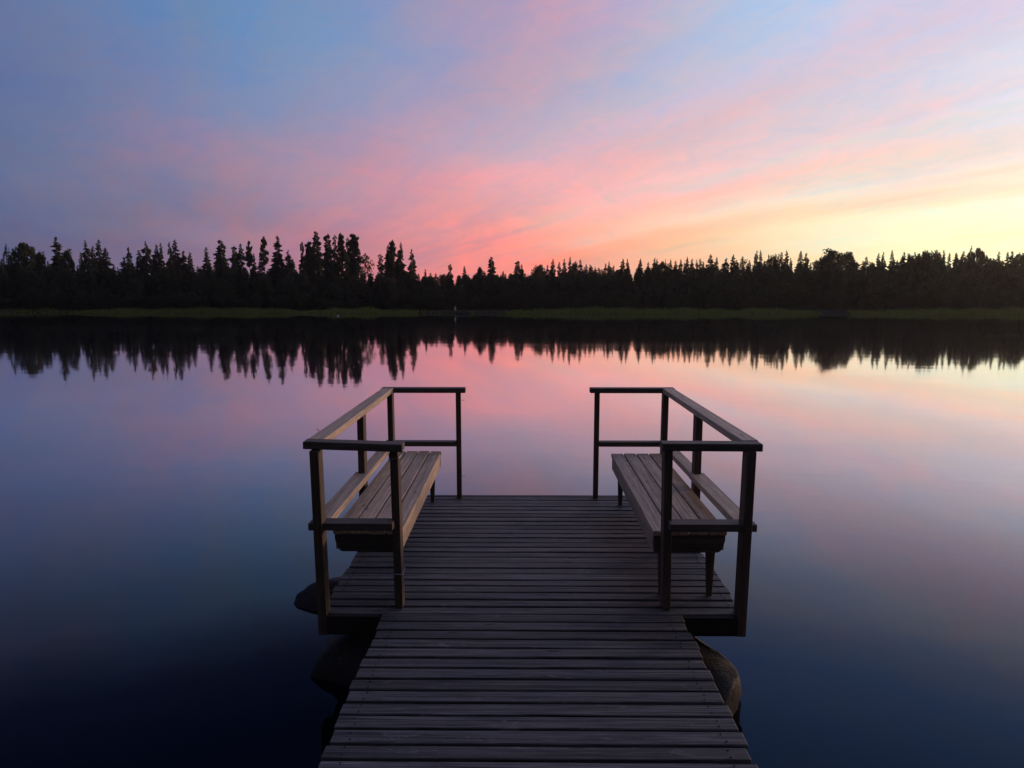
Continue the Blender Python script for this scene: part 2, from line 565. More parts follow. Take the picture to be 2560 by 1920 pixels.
def railing(s, label):
    """s=-1 left, +1 right; U-shaped: near return, long side, far return"""
    root = empty('pier_railing', (s * 1.22, 4.25, 0))
    tag(root, label, 'railing', 'railings on the pier platform')

    def post(x0, x1, y0, y1, z0, z1, lean=0.0, yl=0.0):
        mb = MB()
        sh = Matrix(((1, 0, lean), (0, 1, yl), (0, 0, 1)))
        mb.box(min(s * x0, s * x1), max(s * x0, s * x1), y0, y1, z0, z1, bevel=0.003, M=sh)
        return place_child(mb.build('post', M_POST, root), root)
    zt = RT - RTH + 0.001
    # outer posts run down past the deck to the bottom of the fascia
    post(1.198, 1.249, 4.203, 4.301, -0.119, zt, lean=s * 0.020)
    post(1.209, 1.257, 5.46, 5.56, -0.112, zt, lean=0.004 * s)
    post(1.213, 1.261, 6.757, 6.855, -0.112, zt, lean=s * 0.008)
    # inner posts stand on the deck
    pi = post(0.768, 0.815, 4.30, 4.395, 0.002, zt, lean=s * (0.014 if s < 0 else -0.010))
    post(0.600, 0.645, 6.757, 6.80, 0.002, zt, lean=s * 0.004)
    # far return top rail, then side rail, then near return: the side rail's ends lie between them
    mb = MB()
    a, b_ = sorted((s * 0.560, s * 1.317))
    mb.box(a, b_, 6.748, 6.846, RT - RTH, RT, bevel=0.004)
    place_child(mb.build('top_rail', M_PLANK_X, root), root)
    mb = MB()
    a, b_ = sorted((s * 1.205, s * 1.303))
    mb.box(a, b_, 4.319, 6.746, RT - RTH + 0.002, RT + 0.002, bevel=0.004)
    place_child(mb.build('top_rail', M_PLANK_Y, root), root)
    mb = MB()
    a, b_ = sorted((s * 0.735, s * 1.300))
    tl = Matrix.Rotation((0.030 if s < 0 else 0.004) * 1.0, 3, 'Y')
    mb.box(a, b_, 4.220, 4.317, RT - RTH, RT, bevel=0.004, M=tl)
    place_child(mb.build('top_rail', M_PLANK_X, root), root)
    # mid rails
    mb = MB()
    a, b_ = sorted((s * 0.646, s * 1.290))
    mb.box(a, b_, 6.752, 6.840, MT - MTH - 0.014, MT - 0.014, bevel=0.003)
    place_child(mb.build('mid_rail', M_PLANK_X, root), root)
    mb = MB()
    a, b_ = sorted((s * 1.192, s * 1.284))
    mb.box(a, b_, 5.512, 6.750, MT - MTH - 0.006, MT - 0.006, bevel=0.003)
    place_child(mb.build('mid_rail', M_PLANK_Y, root), root)
    mb = MB()
    a, b_ = sorted((s * 1.180, s * 1.288))
    mb.box(a, b_, 4.335, 5.509, MT - MTH + 0.003, MT + 0.003, bevel=0.003)
    place_child(mb.build('mid_rail', M_PLANK_Y, root), root)
    mb = MB()
    a, b_ = sorted((s * (0.80 if s < 0 else 0.79), s * 1.285))
    mb.box(a, b_, 4.222, 4.333, MT - MTH + 0.006, MT + 0.006, bevel=0.003)
    place_child(mb.build('mid_rail', M_PLANK_X, root), root)
    if s < 0:
        for z, t in ((0.905, 0.12), (0.215, -0.02)):
            lx = -0.014 * (z - zt / 2) 
            V_, F_ = ring_wire(-0.7915 + lx * 1.0, 4.3475, z, 0.0255, 0.0495, t)
            place_child(mesh_np('wire_loop', V_, F_, M_WIRE, root), root)
        nail(root, (-0.600, 6.775, 0.90), (1, 0, 0))
        nail(root, (-0.598, 6.775, 0.20), (1, 0, 0.1))
        nail(root, (-1.302, 4.62, RT - 0.012), (-0.7, 0, 0.7))
    return root


railing(-1, 'left U-shaped timber railing around the bench, with wire loops on its inner post')
railing(1, 'right U-shaped timber railing around the bench, on the sunset side of the pier')


# ------------------------------------------------------------------ benches
def bench(s, x_in, x_out, y0, y1, skew, label):
    root = empty('wooden_bench', (s * (x_in + x_out) / 2, (y0 + y1) / 2, 0))
    root.rotation_euler = (0, 0, skew)
    tag(root, label, 'bench', 'slatted benches on the pier platform')
    W = x_out - x_in
    cx, L = 0, y1 - y0
    top, th = 0.442, 0.030
    n = 4
    gap = 0.010
    sw = (W - gap * (n - 1)) / n
    for i in range(n):
        mb = MB()
        a = -W / 2 + i * (sw + gap)
        mb.box(a, a + sw, -L / 2 + jit(0.008), L / 2 + jit(0.008), top - th + jit(0.001), top + jit(0.001), bevel=0.004)
        mb.build('seat_slat', M_PLANK_Y, root)
    ah, ab = top - th - 0.002, top - th - 0.105
    # long aprons just inside the seat edges
    for sx in (-1, 1):
        mb = MB()
        x = sx * (W / 2 - 0.020)
        mb.box(x - 0.014, x + 0.014, -L / 2 + 0.045, L / 2 - 0.03, ab, ah, bevel=0.003)
        mb.build('long_apron', M_PLANK_Y, root)
    # end boards, lower outer corner cut
    for y in (-L / 2 + 0.014, L / 2 - 0.028):
        mb = MB()
        o = s * (W / 2 - 0.008)
        i_ = -s * (W / 2 - 0.010)
        pts = [(i_, ah), (i_, ab - 0.004), (o - s * 0.045, ab - 0.004), (o - s * 0.028, ab + 0.004), (o - s * 0.008, ab + 0.045), (o, ah - 0.03), (o, ah)]
        mb.prism(pts, 'y', y, y + 0.028)
        mb.build('end_apron', M_PLANK_X, root)
    for sx in (-1, 1):
        for sy in (-1, 1):
            mb = MB()
            if s < 0 and sx < 0 and sy < 0:
                continue          # near outer corner is carried by the railing
            x = sx * (W / 2 - (0.075 if not (s < 0 and sx > 0 and sy < 0) else 0.045))
            y = sy * (L / 2 - 0.10)
            mb.box(x - 0.029, x + 0.029, y - 0.029, y + 0.029, 0.002, ah - 0.002, bevel=0.003, taper=0.55)
            mb.build('leg', M_POST, root)
    return root


bench(-1, 0.775, 1.195, 4.425, 6.73, 0.0, 'left slatted bench with tapered legs, pinkish light on its apron')
bench(1, 0.735, 1.180, 4.425, 6.65, -0.006, 'right slatted bench with tapered legs, backed by the shaded railing')


# ------------------------------------------------------------------ rocks
def rock(label, loc, rad, seed, rotz=0.0, group='rocks around the pier', tilt=(0, 0), name='lake_rock', flat=0.5):
    rnd = random.Random(seed)
    bm = bmesh.new()
    bmesh.ops.create_icosphere(bm, subdivisions=4, radius=1.0)
    planes = []
    for _ in range(14):
        d = Vector((rnd.gauss(0, 1), rnd.gauss(0, 1), rnd.gauss(0, 1))).normalized()
        planes.append((d, rnd.uniform(0.52, 0.86)))
    from mathutils import noise as mn
    off = Vector((seed * 3.1, seed * 1.7, 0))
    for v in bm.verts:
        p = v.co.copy()
        for d, k in planes:
            t = p.dot(d)
            if t > k:
                p -= d * (t - k) * 0.97
        nz = mn.fractal(p * 1.3 + off, 1.0, 2.0, 5)
        p *= 1.12 + 0.20 * nz
        v.co = p
    M = Matrix.Rotation(rotz, 4, 'Z') @ Matrix.Rotation(tilt[0], 4, 'X') @ Matrix.Rotation(tilt[1], 4, 'Y') @ Matrix.Diagonal((rad[0], rad[1], rad[2], 1))
    bm.transform(M)
    me = bpy.data.meshes.new(name)
    bm.to_mesh(me)
    bm.free()
    me.polygons.foreach_set('use_smooth', [True] * len(me.polygons))
    me.materials.append(M_ROCK)
    o = link(bpy.data.objects.new(name, me))
    o.location = loc
    tag(o, label, 'rock', group)
    return o


rock('low rounded rock in the water beside the left outer post', (-1.27, 5.40, -0.45), (0.45, 0.36, 0.22), 3)
rock('pointed grey rock under the left platform corner beside the walkway', (-0.95, 4.46, -0.42), (0.47, 0.54, 0.31), 11, rotz=0.5)
rock('large brown rock jutting out right of the walkway, lit on its outer edge', (0.92, 4.28, -0.43), (0.39, 0.54, 0.31), 5, rotz=0.15)

# ------------------------------------------------------------------ trees
rng = np.random.default_rng(11)


class Geo:
    def __init__(self):
        self.V, self.F, self.n = [], [], 0

    def quad(self, a, b, c, d):
        self.V += [a, b, c, d]
        self.F.append((self.n, self.n + 1, self.n + 2, self.n + 3))
        self.n += 4

    def tri(self, a, b, c):
        self.V += [a, b, c]
        self.F.append((self.n, self.n + 1, self.n + 2))
        self.n += 3

    def tube(self, p, q, r0, r1, k=6):
        p, q = np.array(p, float), np.array(q, float)
        d = (q - p) / (np.linalg.norm(q - p) + 1e-9)
        u = np.cross(d, (0.3, 0.9, 0.1))
        u /= np.linalg.norm(u)
        w = np.cross(d, u)
        base = self.n
        for c, r in ((p, r0), (q, r1)):
            for i in range(k):
                a = 2 * math.pi * i / k
                self.V.append(c + r * (u * math.cos(a) + w * math.sin(a)))
        for i in range(k):
            self.F.append((base + i, base + (i + 1) % k, base + k + (i + 1) % k, base + k + i))
        self.F.append(tuple(base + k + i for i in range(k)))
        self.n += 2 * k


def leaf_clump(g, c, r, n, size, flat=1.0):
    for _ in range(n):
        v = rng.normal(size=3)
        v /= np.linalg.norm(v) + 1e-9
        p = np.array(c) + v * np.array((r, r, r * flat)) * rng.uniform(0.25, 1.0) ** 0.6
        a = rng.normal(size=3)
        a /= np.linalg.norm(a) + 1e-9
        b = np.cross(a, rng.normal(size=3))
        b /= np.linalg.norm(b) + 1e-9
        s = size * rng.uniform(0.55, 1.3)
        g.quad(p - a * s, p + b * s * 0.55, p + a * s, p - b * s * 0.55)


# every variant is built 1 unit tall (z 0..1), x/y in units of its nominal half-width 1
def spruce(seed, sparse=1.0, power=0.9, low=0.06, aspect=0.16, vary=0.35):
    """aspect: half width / height, used only for shaping"""
    global rng
    rng = np.random.default_rng(seed)
    t, g = Geo(), Geo()
    t.tube((0, 0, 0), (0, 0, 0.55), 0.11, 0.06)
    t.tube((0, 0, 0.55), (0, 0, 0.985), 0.06, 0.008)
    z = low
    lean_a = rng.uniform(0, 6.28)
    while z < 0.985:
        r = (1 - z) ** power * (1.15 - vary + vary * rng.random())
        r = max(r, 0.05)
        nb = int(rng.integers(8, 12) + 8 * (1 - z))
        for k in range(nb):
            if rng.random() > sparse:
                continue
            a = rng.uniform(0, 2 * math.pi)
            ln = r * rng.uniform(0.40, 1.2)
            droop = (0.20 + 0.25 * rng.random()) * ln * aspect * (1.1 if z < 0.75 else 0.4)
            d = np.array((math.cos(a), math.sin(a), 0))
            sd = np.array((-math.sin(a), math.cos(a), 0))
            z0 = min(0.985, z + rng.uniform(-0.028, 0.028))
            tip = d * ln + np.array((0, 0, z0 - droop))
            base = d * 0.02 + np.array((0, 0, z0 + 0.012))
            mid = d * ln * 0.55 + np.array((0, 0, z0 - droop * 0.25))
            w = ln * rng.uniform(0.11, 0.22) + 0.014
            # flat spray plus hanging twigs
            g.quad(base, mid + sd * w, tip, mid - sd * w)
            h = aspect * ln * rng.uniform(0.35, 0.75)
            g.tri(base + sd * w * .3, tip, mid - np.array((0, 0, h)) - sd * w * .3)
            for q in range(2):
                f = rng.uniform(0.3, 0.95)
                p = base * (1 - f) + tip * f + sd * w * rng.uniform(-0.9, 0.9) * (1 - f * .5)
                s = aspect * ln * rng.uniform(0.2, 0.5)
                g.tri(p + d * 0.09 * ln, p - d * 0.09 * ln, p - np.array((0, 0, s)) + sd * 0.05 * ln)
        z += rng.uniform(0.020, 0.034) * (1.0 if z < 0.8 else 0.8)
    g.tri(np.array((0.03, 0, 0.95)), np.array((-0.03, 0.0, 0.95)), np.array((0, 0, 1.0)))
    g.tri(np.array((0, 0.03, 0.95)), np.array((0, -0.03, 0.95)), np.array((0, 0, 1.0)))
    return t, g


def pine(seed, bare=0.42, dens=1.0, narrow=False):
    global rng
    rng = np.random.default_rng(seed)
    t, g = Geo(), Geo()
    bend = rng.normal(size=2) * 0.05
    pts = [np.array((bend[0] * math.sin(k * 1.3), bend[1] * math.sin(k * 1.7 + 1), k)) for k in np.linspace(0, 0.96, 6)]
    for i in range(5):
        t.tube(pts[i], pts[i + 1], 0.10 * (1 - i * .17), 0.10 * (1 - (i + 1) * .17) + .004)
    z = bare
    while z < 0.99:
        u = (z - bare) / (1 - bare)
        env = (0.45 + 2.4 * u) if u < 0.22 else 1.0 * (1 - (u - .22) / .80) ** 0.55
        env *= rng.uniform(0.72, 1.1)
        nb = 5 if u < .85 else 3
        for _ in range(nb):
            if rng.random() > dens:
                continue
            a = rng.uniform(0, 6.283)
            ln = env * rng.uniform(0.35, 1.1)
            d = np.array((math.cos(a), math.sin(a), 0))
            up = rng.uniform(-0.01, 0.05)
            c = d * ln * 0.85 + np.array((0, 0, min(z + up, 0.985)))
            t.tube((0, 0, z - .01), c, 0.02, 0.008, 4)
            # clumps: wide in x/y units, thin in z because z is normalised height
            m = int(34)
            for _k in range(m):
                v = rng.normal(size=3)
                v /= np.linalg.norm(v) + 1e-9
                rr = rng.uniform(0.2, 1) ** .6
                p = c + v * np.array((0.30, 0.30, 0.022)) * rr * (0.45 + 0.6 * (1 - u))
                aa = rng.uniform(0, 6.28)
                s = rng.uniform(.05, .11)
                e1 = np.array((math.cos(aa) * s, math.sin(aa) * s, rng.normal() * .010))
                e2 = np.array((-math.sin(aa) * s * .6, math.cos(aa) * s * .6, rng.normal() * .016))
                g.quad(p - e1, p + e2, p + e1, p - e2)
        z += rng.uniform(0.022, 0.040)
    return t, g


def leafy(seed, low=0.1, lumps=70, per=60, top_pow=0.5, ls=0.085, ragged=0.22):
    global rng
    rng = np.random.default_rng(seed)
    t, g = Geo(), Geo()
    t.tube((0, 0, 0), (0.02, 0.01, 0.5), 0.07, 0.045)
    t.tube((0.02, 0.01, 0.5), (0, 0, 0.86), 0.045, 0.012)
    for k in range(lumps):
        u = (k + rng.random()) / lumps
        z = low + (0.965 - low) * u
        env = math.sqrt(max(0.02, 1 - ((u - 0.42) / 0.60) ** 2)) if u > .42 else (0.72 + .28 * u / .42)
        a = k * 2.399 + rng.normal() * .4
        ln = env * (rng.uniform(0.0, 1.0) ** 0.5) * rng.uniform(1 - ragged, 1.0)
        c = np.array((math.cos(a) * ln, math.sin(a) * ln, z - 0.03))
        if k % 2 == 0:
            t.tube((0.01, 0, max(.1, z - .22)), c, 0.022, 0.006, 4)
        r = rng.uniform(0.18, 0.32)
        for _ in range(per):
            v = rng.normal(size=3)
            v /= np.linalg.norm(v) + 1e-9
            p = c + v * np.array((r, r, r * 0.30)) * rng.uniform(0.15, 1) ** .55
            p[2] = min(p[2], 1.0)
            e = rng.normal(size=(2, 3))
            e1 = e[0] / np.linalg.norm(e[0]) * ls * rng.uniform(.5, 1.2) * np.array((1, 1, .35))
            e2 = e[1] / np.linalg.norm(e[1]) * ls * rng.uniform(.4, .9) * np.array((1, 1, .35))
            g.quad(p - e1, p + e2, p + e1, p - e2)
    return t, g


VAR = {}


def variant(key, maker, mat, *a, **k):
    t, g = maker(*a, **k)
    VAR[key] = (mesh_np('trunk', t.V, t.F, M_BARK, 'mesh'), mesh_np('crown', g.V, g.F, mat, 'mesh'), np.array(g.V), g.F, np.array(t.V), t.F)


for i in range(4):
    variant(('spruce', i), spruce, M_SPRUCE, 100 + i, power=(0.72, 0.66, 0.78, 0.7)[i])
for i in range(3):
    variant(('sparse', i), spruce, M_SPRUCE, 200 + i, sparse=0.72, power=0.66, aspect=0.2)
for i in range(2):
    variant(('slim', i), spruce, M_SPRUCE, 240 + i, sparse=0.95, power=0.55, aspect=0.1)
for i in range(4):
    if i % 2:
        variant(('pine', i), pine, M_PINE, 300 + i, bare=(0.5, 0.40, 0.56, 0.45)[i])
    else:
        variant(('pine', i), spruce, M_PINE, 310 + i, sparse=0.68, power=0.42, low=0.38, aspect=0.17, vary=0.6)
for i in range(3):
    variant(('fullpine', i), spruce, M_PINE, 330 + i, sparse=0.85, power=(0.42, 0.36, 0.5)[i], low=0.2, aspect=0.16, vary=0.5)
for i in range(2):
    variant(('thinpine', i), pine, M_PINE, 360 + i, bare=0.62, dens=0.75)
for i in range(3):
    variant(('leafy', i), leafy, M_LEAF, 400 + i)
for i in range(2):
    variant(('birch', i), leafy, M_LEAF, 430 + i, low=0.2, lumps=40, per=26, ls=0.08, ragged=0.5)
for i in range(3):
    variant(('bush', i), leafy, M_BUSH, 460 + i, low=0.03, lumps=44, per=40, ls=0.09)

NAMES = {'spruce': ('spruce_tree', 'spruce'), 'sparse': ('spruce_tree', 'spruce'), 'slim': ('spruce_tree', 'spruce'), 'pine': ('pine_tree', 'pine'), 'fullpine': ('pine_tree', 'pine'), 'thinpine': ('pine_tree', 'pine'),
         'leafy': ('leafy_tree', 'leafy tree'), 'birch': ('birch_tree', 'birch'), 'bush': ('willow_bush', 'bush')}
_cnt = {}


def tree(kind, px, py, half_px, Y, label, group='treetops along the far shore'):
    top = at_depth(px, py, Y)
    gz = ground_z(top.x, Y) - 0.05
    h = top.z - gz
    k = _cnt.get(kind, 0)
    _cnt[kind] = k + 1
    nv = len([1 for q in VAR if q[0] == kind])
    tm, cm = VAR[(kind, k % nv)][:2]
    nm, cat = NAMES[kind]
    root = empty(nm, (top.x, Y, gz))
    w = half_px / F * Y
    root.scale = (w, w, h)
    root.rotation_euler = (0, 0, (k * 2.4) % 6.28)
    tag(root, label, cat, group)
    for n, me in (('trunk', tm), ('crown', cm)):
        o = bpy.data.objects.new(n, me)
        link(o, root)
    return root


# bearing x, treetop y, half width at the foot (photo pixels), kind, label
T = [
 (14, 609, 16, 'birch', 'small loose birch at the left edge of the photo'),
 (60, 606, 46, 'leafy', 'broad round leafy tree, largest crown at the left end of the skyline'),
 (99, 628, 20, 'leafy', 'low leafy crown leaning against the right flank of the leftmost broad tree'),
 (139, 588, 36, 'spruce', 'tall lone spruce standing between two round leafy crowns at the left'),
 (168, 622, 24, 'leafy', 'small round leafy crown just right of the leftmost tall spruce'),
 (201, 630, 14, 'slim', 'thin short spruce at the left foot of the left spruce clump'),
 (213, 599, 26, 'sparse', 'narrow ragged spruce on the left side of the left spruce clump'),
 (231, 614, 26, 'spruce', 'shorter spruce wedged against the peak of the left spruce clump'),
 (246, 598, 40, 'spruce', 'full spruce forming the peak of the left spruce clump'),
 (263, 618, 42, 'spruce', 'sloping spruce forming the right shoulder of the left spruce clump'),
 (321, 617, 26, 'sparse', 'lone ragged spruce with a bushy left shoulder, beside the widest left gap'),
 (309, 640, 24, 'spruce', 'low dark spruce tucked under the ragged spruce beside the left gap'),
 (347, 624, 24, 'spruce', 'short spruce at the left of a close pair with a taller ragged one'),
 (364, 602, 34, 'sparse', 'taller ragged spruce of the close pair right of the left gap'),
 (390, 609, 30, 'sparse', 'left half of the twin-topped spruces in the left part of skyline'),
 (401, 606, 26, 'spruce', 'right half of the twin-topped spruces in the left part of skyline'),
 (423, 604, 22, 'sparse', 'thin spire against the left flank of the widest dark spruce'),
 (436, 598, 42, 'spruce', 'widest dark spruce of the left skyline, with a pointed top'),
 (458, 624, 28, 'spruce', 'short shoulder spruce on the right flank of the widest dark spruce'),
 (474, 630, 26, 'spruce', 'small lone pointed spruce right of the widest dark spruce'),
 (515, 617, 34, 'spruce', 'broad conical spruce standing alone between two sky gaps'),
 (551, 599, 34, 'fullpine', 'tall dense dark tree left of the rounded twin pine crowns'),
 (585, 612, 22, 'fullpine', 'lower left one of the rounded twin pine crowns'),
 (601, 608, 26, 'fullpine', 'higher right one of the rounded twin pine crowns'),
 (622, 604, 17, 'thinpine', 'thin pine with a small tufted top above a bare stem'),
 (634, 632, 18, 'spruce', 'small dark pointed spruce in front of two thin bare-stemmed pines'),
 (652, 628, 16, 'slim', 'narrow dark spruce at the foot of the taller thin pine'),
 (659, 593, 19, 'thinpine', 'taller thin pine with a bare stem, left of the dense cone'),
 (693, 586, 36, 'spruce', 'tall dense cone-shaped spruce between thin pine and open-branched pine'),
 (720, 624, 32, 'sparse', 'open see-through tree right of the tall dense cone-shaped spruce'),
 (732, 646, 18, 'spruce', 'small dark spruce under the open see-through tree'),
 (755, 602, 20, 'pine', 'left one of two slender pines beside the tallest pine'),
 (772, 605, 20, 'pine', 'right one of two slender pines beside the tallest pine'),
 (789.5, 577, 30, 'fullpine', 'tallest pine of the whole skyline, left end of the big pine clump'),
 (818, 582, 26, 'fullpine', 'pine immediately right of the tallest pine in the big clump'),
 (836, 586, 22, 'pine', 'loose pine in the middle of the big pine clump'),
 (852, 586, 22, 'pine', 'thin-topped pine right of the middle of the big pine clump'),
 (869, 592, 24, 'pine', 'lower flat-topped pine near the right end of the big pine clump'),
 (883, 586, 26, 'pine', 'leaning pine forming the right end of the big pine clump'),
 (912, 632, 36, 'birch', 'low loose bushy tree at the right foot of the big pine clump'),
 (951, 634, 26, 'pine', 'open low tree on the left of the small pine clump'),
 (970, 611, 24, 'fullpine', 'dark pine left of the highest one in the small pine clump'),
 (980, 603, 22, 'pine', 'highest feathery pine of the small pine clump left of centre'),
 (1001, 605, 30, 'sparse', 'pointed tree at the right of the small pine clump'),
 (1029, 622, 28, 'sparse', 'lone skeletal spruce standing right of the small pine clump'),
 (1063, 672, 16, 'spruce', 'tiny spruce tip in the low skyline right of the skeletal spruce'),
 (1125, 659, 22, 'pine', 'small pine crown left of the white shore marker, over the low skyline'),
 (1161, 664, 18, 'spruce', 'small conical tree above the grey hut on the far shore'),
 (1200, 667, 20, 'leafy', 'small rounded treetop between grey hut and the oval pine'),
 (1228, 641, 22, 'fullpine', 'oval pine rising clearly above the low central skyline'),
 (1294, 650, 20, 'fullpine', 'dark oval crown right of the oval central pine, with a spire beside'),
 (1304, 660, 12, 'slim', 'thin spire touching the right side of the dark oval crown'),
 (1347, 661, 28, 'leafy', 'low rounded leafy crown above the gap between the two railings, right side'),
 (1369, 660, 14, 'spruce', 'short spruce just right of the low rounded central crown'),
 (1382, 647, 18, 'spruce', 'sharp spruce at the left start of the serrated right skyline'),
 (1398, 654, 12, 'slim', 'thin tip between the first two sharp spruces of the serrated skyline'),
 (1411, 646, 18, 'spruce', 'second sharp spruce of the serrated skyline, over the right railing corner'),
 (1425, 641, 17, 'spruce', 'highest needle-thin spruce over the far right railing post'),
 (1437, 654, 18, 'leafy', 'round crown filling the notch right of the needle-thin spruce'),
 (1451, 647, 18, 'spruce', 'pointed spruce ending the first group of the serrated skyline'),
 (1466, 659, 14, 'spruce', 'low pointed spruce on the slope toward the first serrated notch'),
 (1475, 660, 16, 'spruce', 'low blunt spruce on the slope toward the first serrated notch'),
 (1488, 666, 14, 'spruce', 'lowest spruce at the left lip of the first serrated notch'),
 (1514, 657, 16, 'spruce', 'blunt spruce at the right lip of the first serrated notch'),
 (1523, 653, 12, 'slim', 'thin spire just right of the first serrated notch'),
 (1534, 663, 10, 'slim', 'tiny spire in the low stretch left of the even twin spruces'),
 (1557, 646, 20, 'spruce', 'left one of the even twin spruces over the right bench railing'),
 (1569, 646, 18, 'spruce', 'right one of the even twin spruces over the right bench railing'),
 (1601, 646, 22, 'spruce', 'lone symmetrical cone between two notches, right of the even twins'),
 (1621, 654, 12, 'slim', 'small spire right of the lone symmetrical cone'),
 (1637, 643, 18, 'spruce', 'higher left one of a double-tipped spruce over the orange sky'),
 (1643, 646, 14, 'spruce', 'lower right one of a double-tipped spruce over the orange sky'),
 (1656, 653, 20, 'leafy', 'rounded crown right of the double-tipped spruce'),
 (1664, 647, 12, 'spruce', 'small tip rising out of the rounded crown right of the double tip'),
 (1677, 647, 16, 'spruce', 'blocky spruce between the rounded crown and the row of spikes'),
 (1689, 651, 14, 'slim', 'short spike on the right side of the blocky spruce'),
 (1702, 646, 16, 'spruce', 'left spike of the three evenly spaced spikes'),
 (1718, 641, 16, 'spruce', 'middle and highest spike of the three evenly spaced spikes'),
 (1730, 646, 14, 'slim', 'right spike of the three evenly spaced spikes'),
 (1742, 648, 16, 'spruce', 'bushy spruce right of the three evenly spaced spikes'),
 (1751, 646, 12, 'slim', 'thin tip beside the bushy spruce right of the three spikes'),
 (1758, 653, 12, 'slim', 'lowest thin tip before the tall crooked spire'),
 (1777, 635.5, 20, 'slim', 'tall crooked spire where the orange sky turns yellow'),
 (1792, 641, 18, 'spruce', 'companion spruce right of the tall crooked spire'),
 (1816, 643, 24, 'spruce', 'wide spruce left of the pointed peak before the yellow glow'),
 (1834, 635.5, 26, 'spruce', 'pointed peak spruce left of the small round feathery tree'),
 (1858, 640, 22, 'birch', 'small round feathery tree between two dark peaks'),
 (1892, 625, 22, 'spruce', 'blunt left one of the tall dark pair at the glow edge'),
 (1902, 625, 18, 'spruce', 'sharp right one of the tall dark pair at the glow edge'),
 (1922, 634, 16, 'spruce', 'first blunt tip of the low group right of the tall dark pair'),
 (1933, 637, 16, 'leafy', 'rounded crown inside the low group right of the tall dark pair'),
 (1940, 633, 12, 'slim', 'thin tip inside the low group right of the tall dark pair'),
 (1947, 634, 12, 'slim', 'small middle spike of the low group right of the tall pair'),
 (1955, 629, 15, 'slim', 'sharper spike near the right of the low group'),
 (1967, 625, 17, 'spruce', 'highest spike closing the low group before the bright notch'),
 (1977, 643, 18, 'spruce', 'sloping spruce falling away to the bright notch'),
 (2002, 626, 24, 'spruce', 'left one of the two clean cones beside the big leafy dome'),
 (2016, 630, 26, 'spruce', 'right one of the two clean cones beside the big leafy dome'),
 (2042, 646, 30, 'birch', 'thin feathery foliage on the left slope of the big leafy dome'),
 (2078, 622, 50, 'leafy', 'big leafy dome against the yellow sky, left and higher half'),
 (2119, 629, 42, 'leafy', 'right and lower half of the big leafy dome against yellow sky'),
 (2166, 641, 16, 'slim', 'small spiky spruce alone just right of the big leafy dome'),
 (2181, 654, 18, 'leafy', 'low round crown between the small spiky spruce and twin spires'),
 (2197, 632, 16, 'spruce', 'left one of the twin spires right of the big leafy dome'),
 (2209, 629, 17, 'spruce', 'right one of the twin spires right of the big leafy dome'),
 (2231, 624, 18, 'spruce', 'tall spire standing on the left of the level right ridge'),
 (2261, 627, 18, 'spruce', 'neat cone at the left of the level right ridge'),
 (2276, 634, 20, 'leafy', 'first rounded crown of the level right ridge'),
 (2288, 629, 16, 'spruce', 'small point above the rounded crowns of the level right ridge'),
 (2297, 633, 18, 'leafy', 'second rounded crown beside the small point on the right ridge'),
 (2320, 626, 34, 'leafy', 'broad low-domed tree with a tiny tip on the right ridge'),
 (2343, 626, 24, 'leafy', 'dark rounded crown right of the broad low-domed tree'),
 (2360, 624, 18, 'spruce', 'tilted spruce tip right of the dark rounded crown'),
 (2374, 631, 18, 'spruce', 'ragged low spruce in the dip of the right ridge'),
 (2391, 629, 18, 'spruce', 'thin conical spruce right of the dip in the right ridge'),
 (2409, 627, 20, 'spruce', 'fuller conical spruce just left of the highest right spire'),
 (2429, 613, 22, 'sparse', 'highest spire of the right ridge, with ragged branches'),
 (2447, 619, 26, 'leafy', 'bushy flat-topped crown touching the highest right spire'),
 (2471, 639, 20, 'birch', 'low feathery crown right of the bushy flat-topped crown'),
 (2498, 628, 20, 'spruce', 'conical spruce right of the last notch in the right ridge'),
 (2520, 628, 20, 'spruce', 'left tip of the last pair at the right edge'),
 (2531, 625, 20, 'spruce', 'right tip of the last pair at the right edge'),
 (2553, 632, 26, 'leafy', 'rounded crown cut by the right edge of the photo'),
]
rt_ = random.Random(5)
for (px, py, hw, kind, lab) in T:
    Y = 104 + rt_.uniform(-4, 4)
    if kind in ('spruce', 'slim') and hw < 25:
        hw = hw * 1.22
    hw2 = hw * {'leafy': 0.95, 'birch': 0.9, 'pine': 0.88, 'fullpine': 1.0, 'thinpine': 0.75, 'spruce': 1.12, 'slim': 1.15, 'sparse': 1.1}[kind]
    tree(kind, px, py, hw2, Y, lab)

# leafy bushes and small trees standing in front of the wood
B = [
 (1965, 704, 60, 'bush', 'rounded grey-green willow bush behind the right reed bed, left of the dome'),
 (1835, 716, 40, 'bush', 'low willow bush behind the middle of the right-hand reed bed'),
 (1690, 738, 34, 'bush', 'small bright green bush at the back of the long reed bed'),
 (2215, 706, 46, 'bush', 'wide green bush behind the reeds right of the dark bay'),
 (2330, 690, 40, 'bush', 'tall greener bush in front of the right ridge, middle one of three'),
 (2460, 712, 50, 'bush', 'spreading bush in front of the right ridge near the photo edge'),
 (990, 745, 14, 'birch', 'slim pale young birch at the right end of the left reed bed'),
 (1380, 752, 26, 'bush', 'dark low bush at the water right of the grey hut'),
]
for (px, py, hw, kind, lab) in B:
    tree(kind, px, py, hw, 93.5 + rt_.uniform(-1, 1), lab, 'bushes along the far shore')

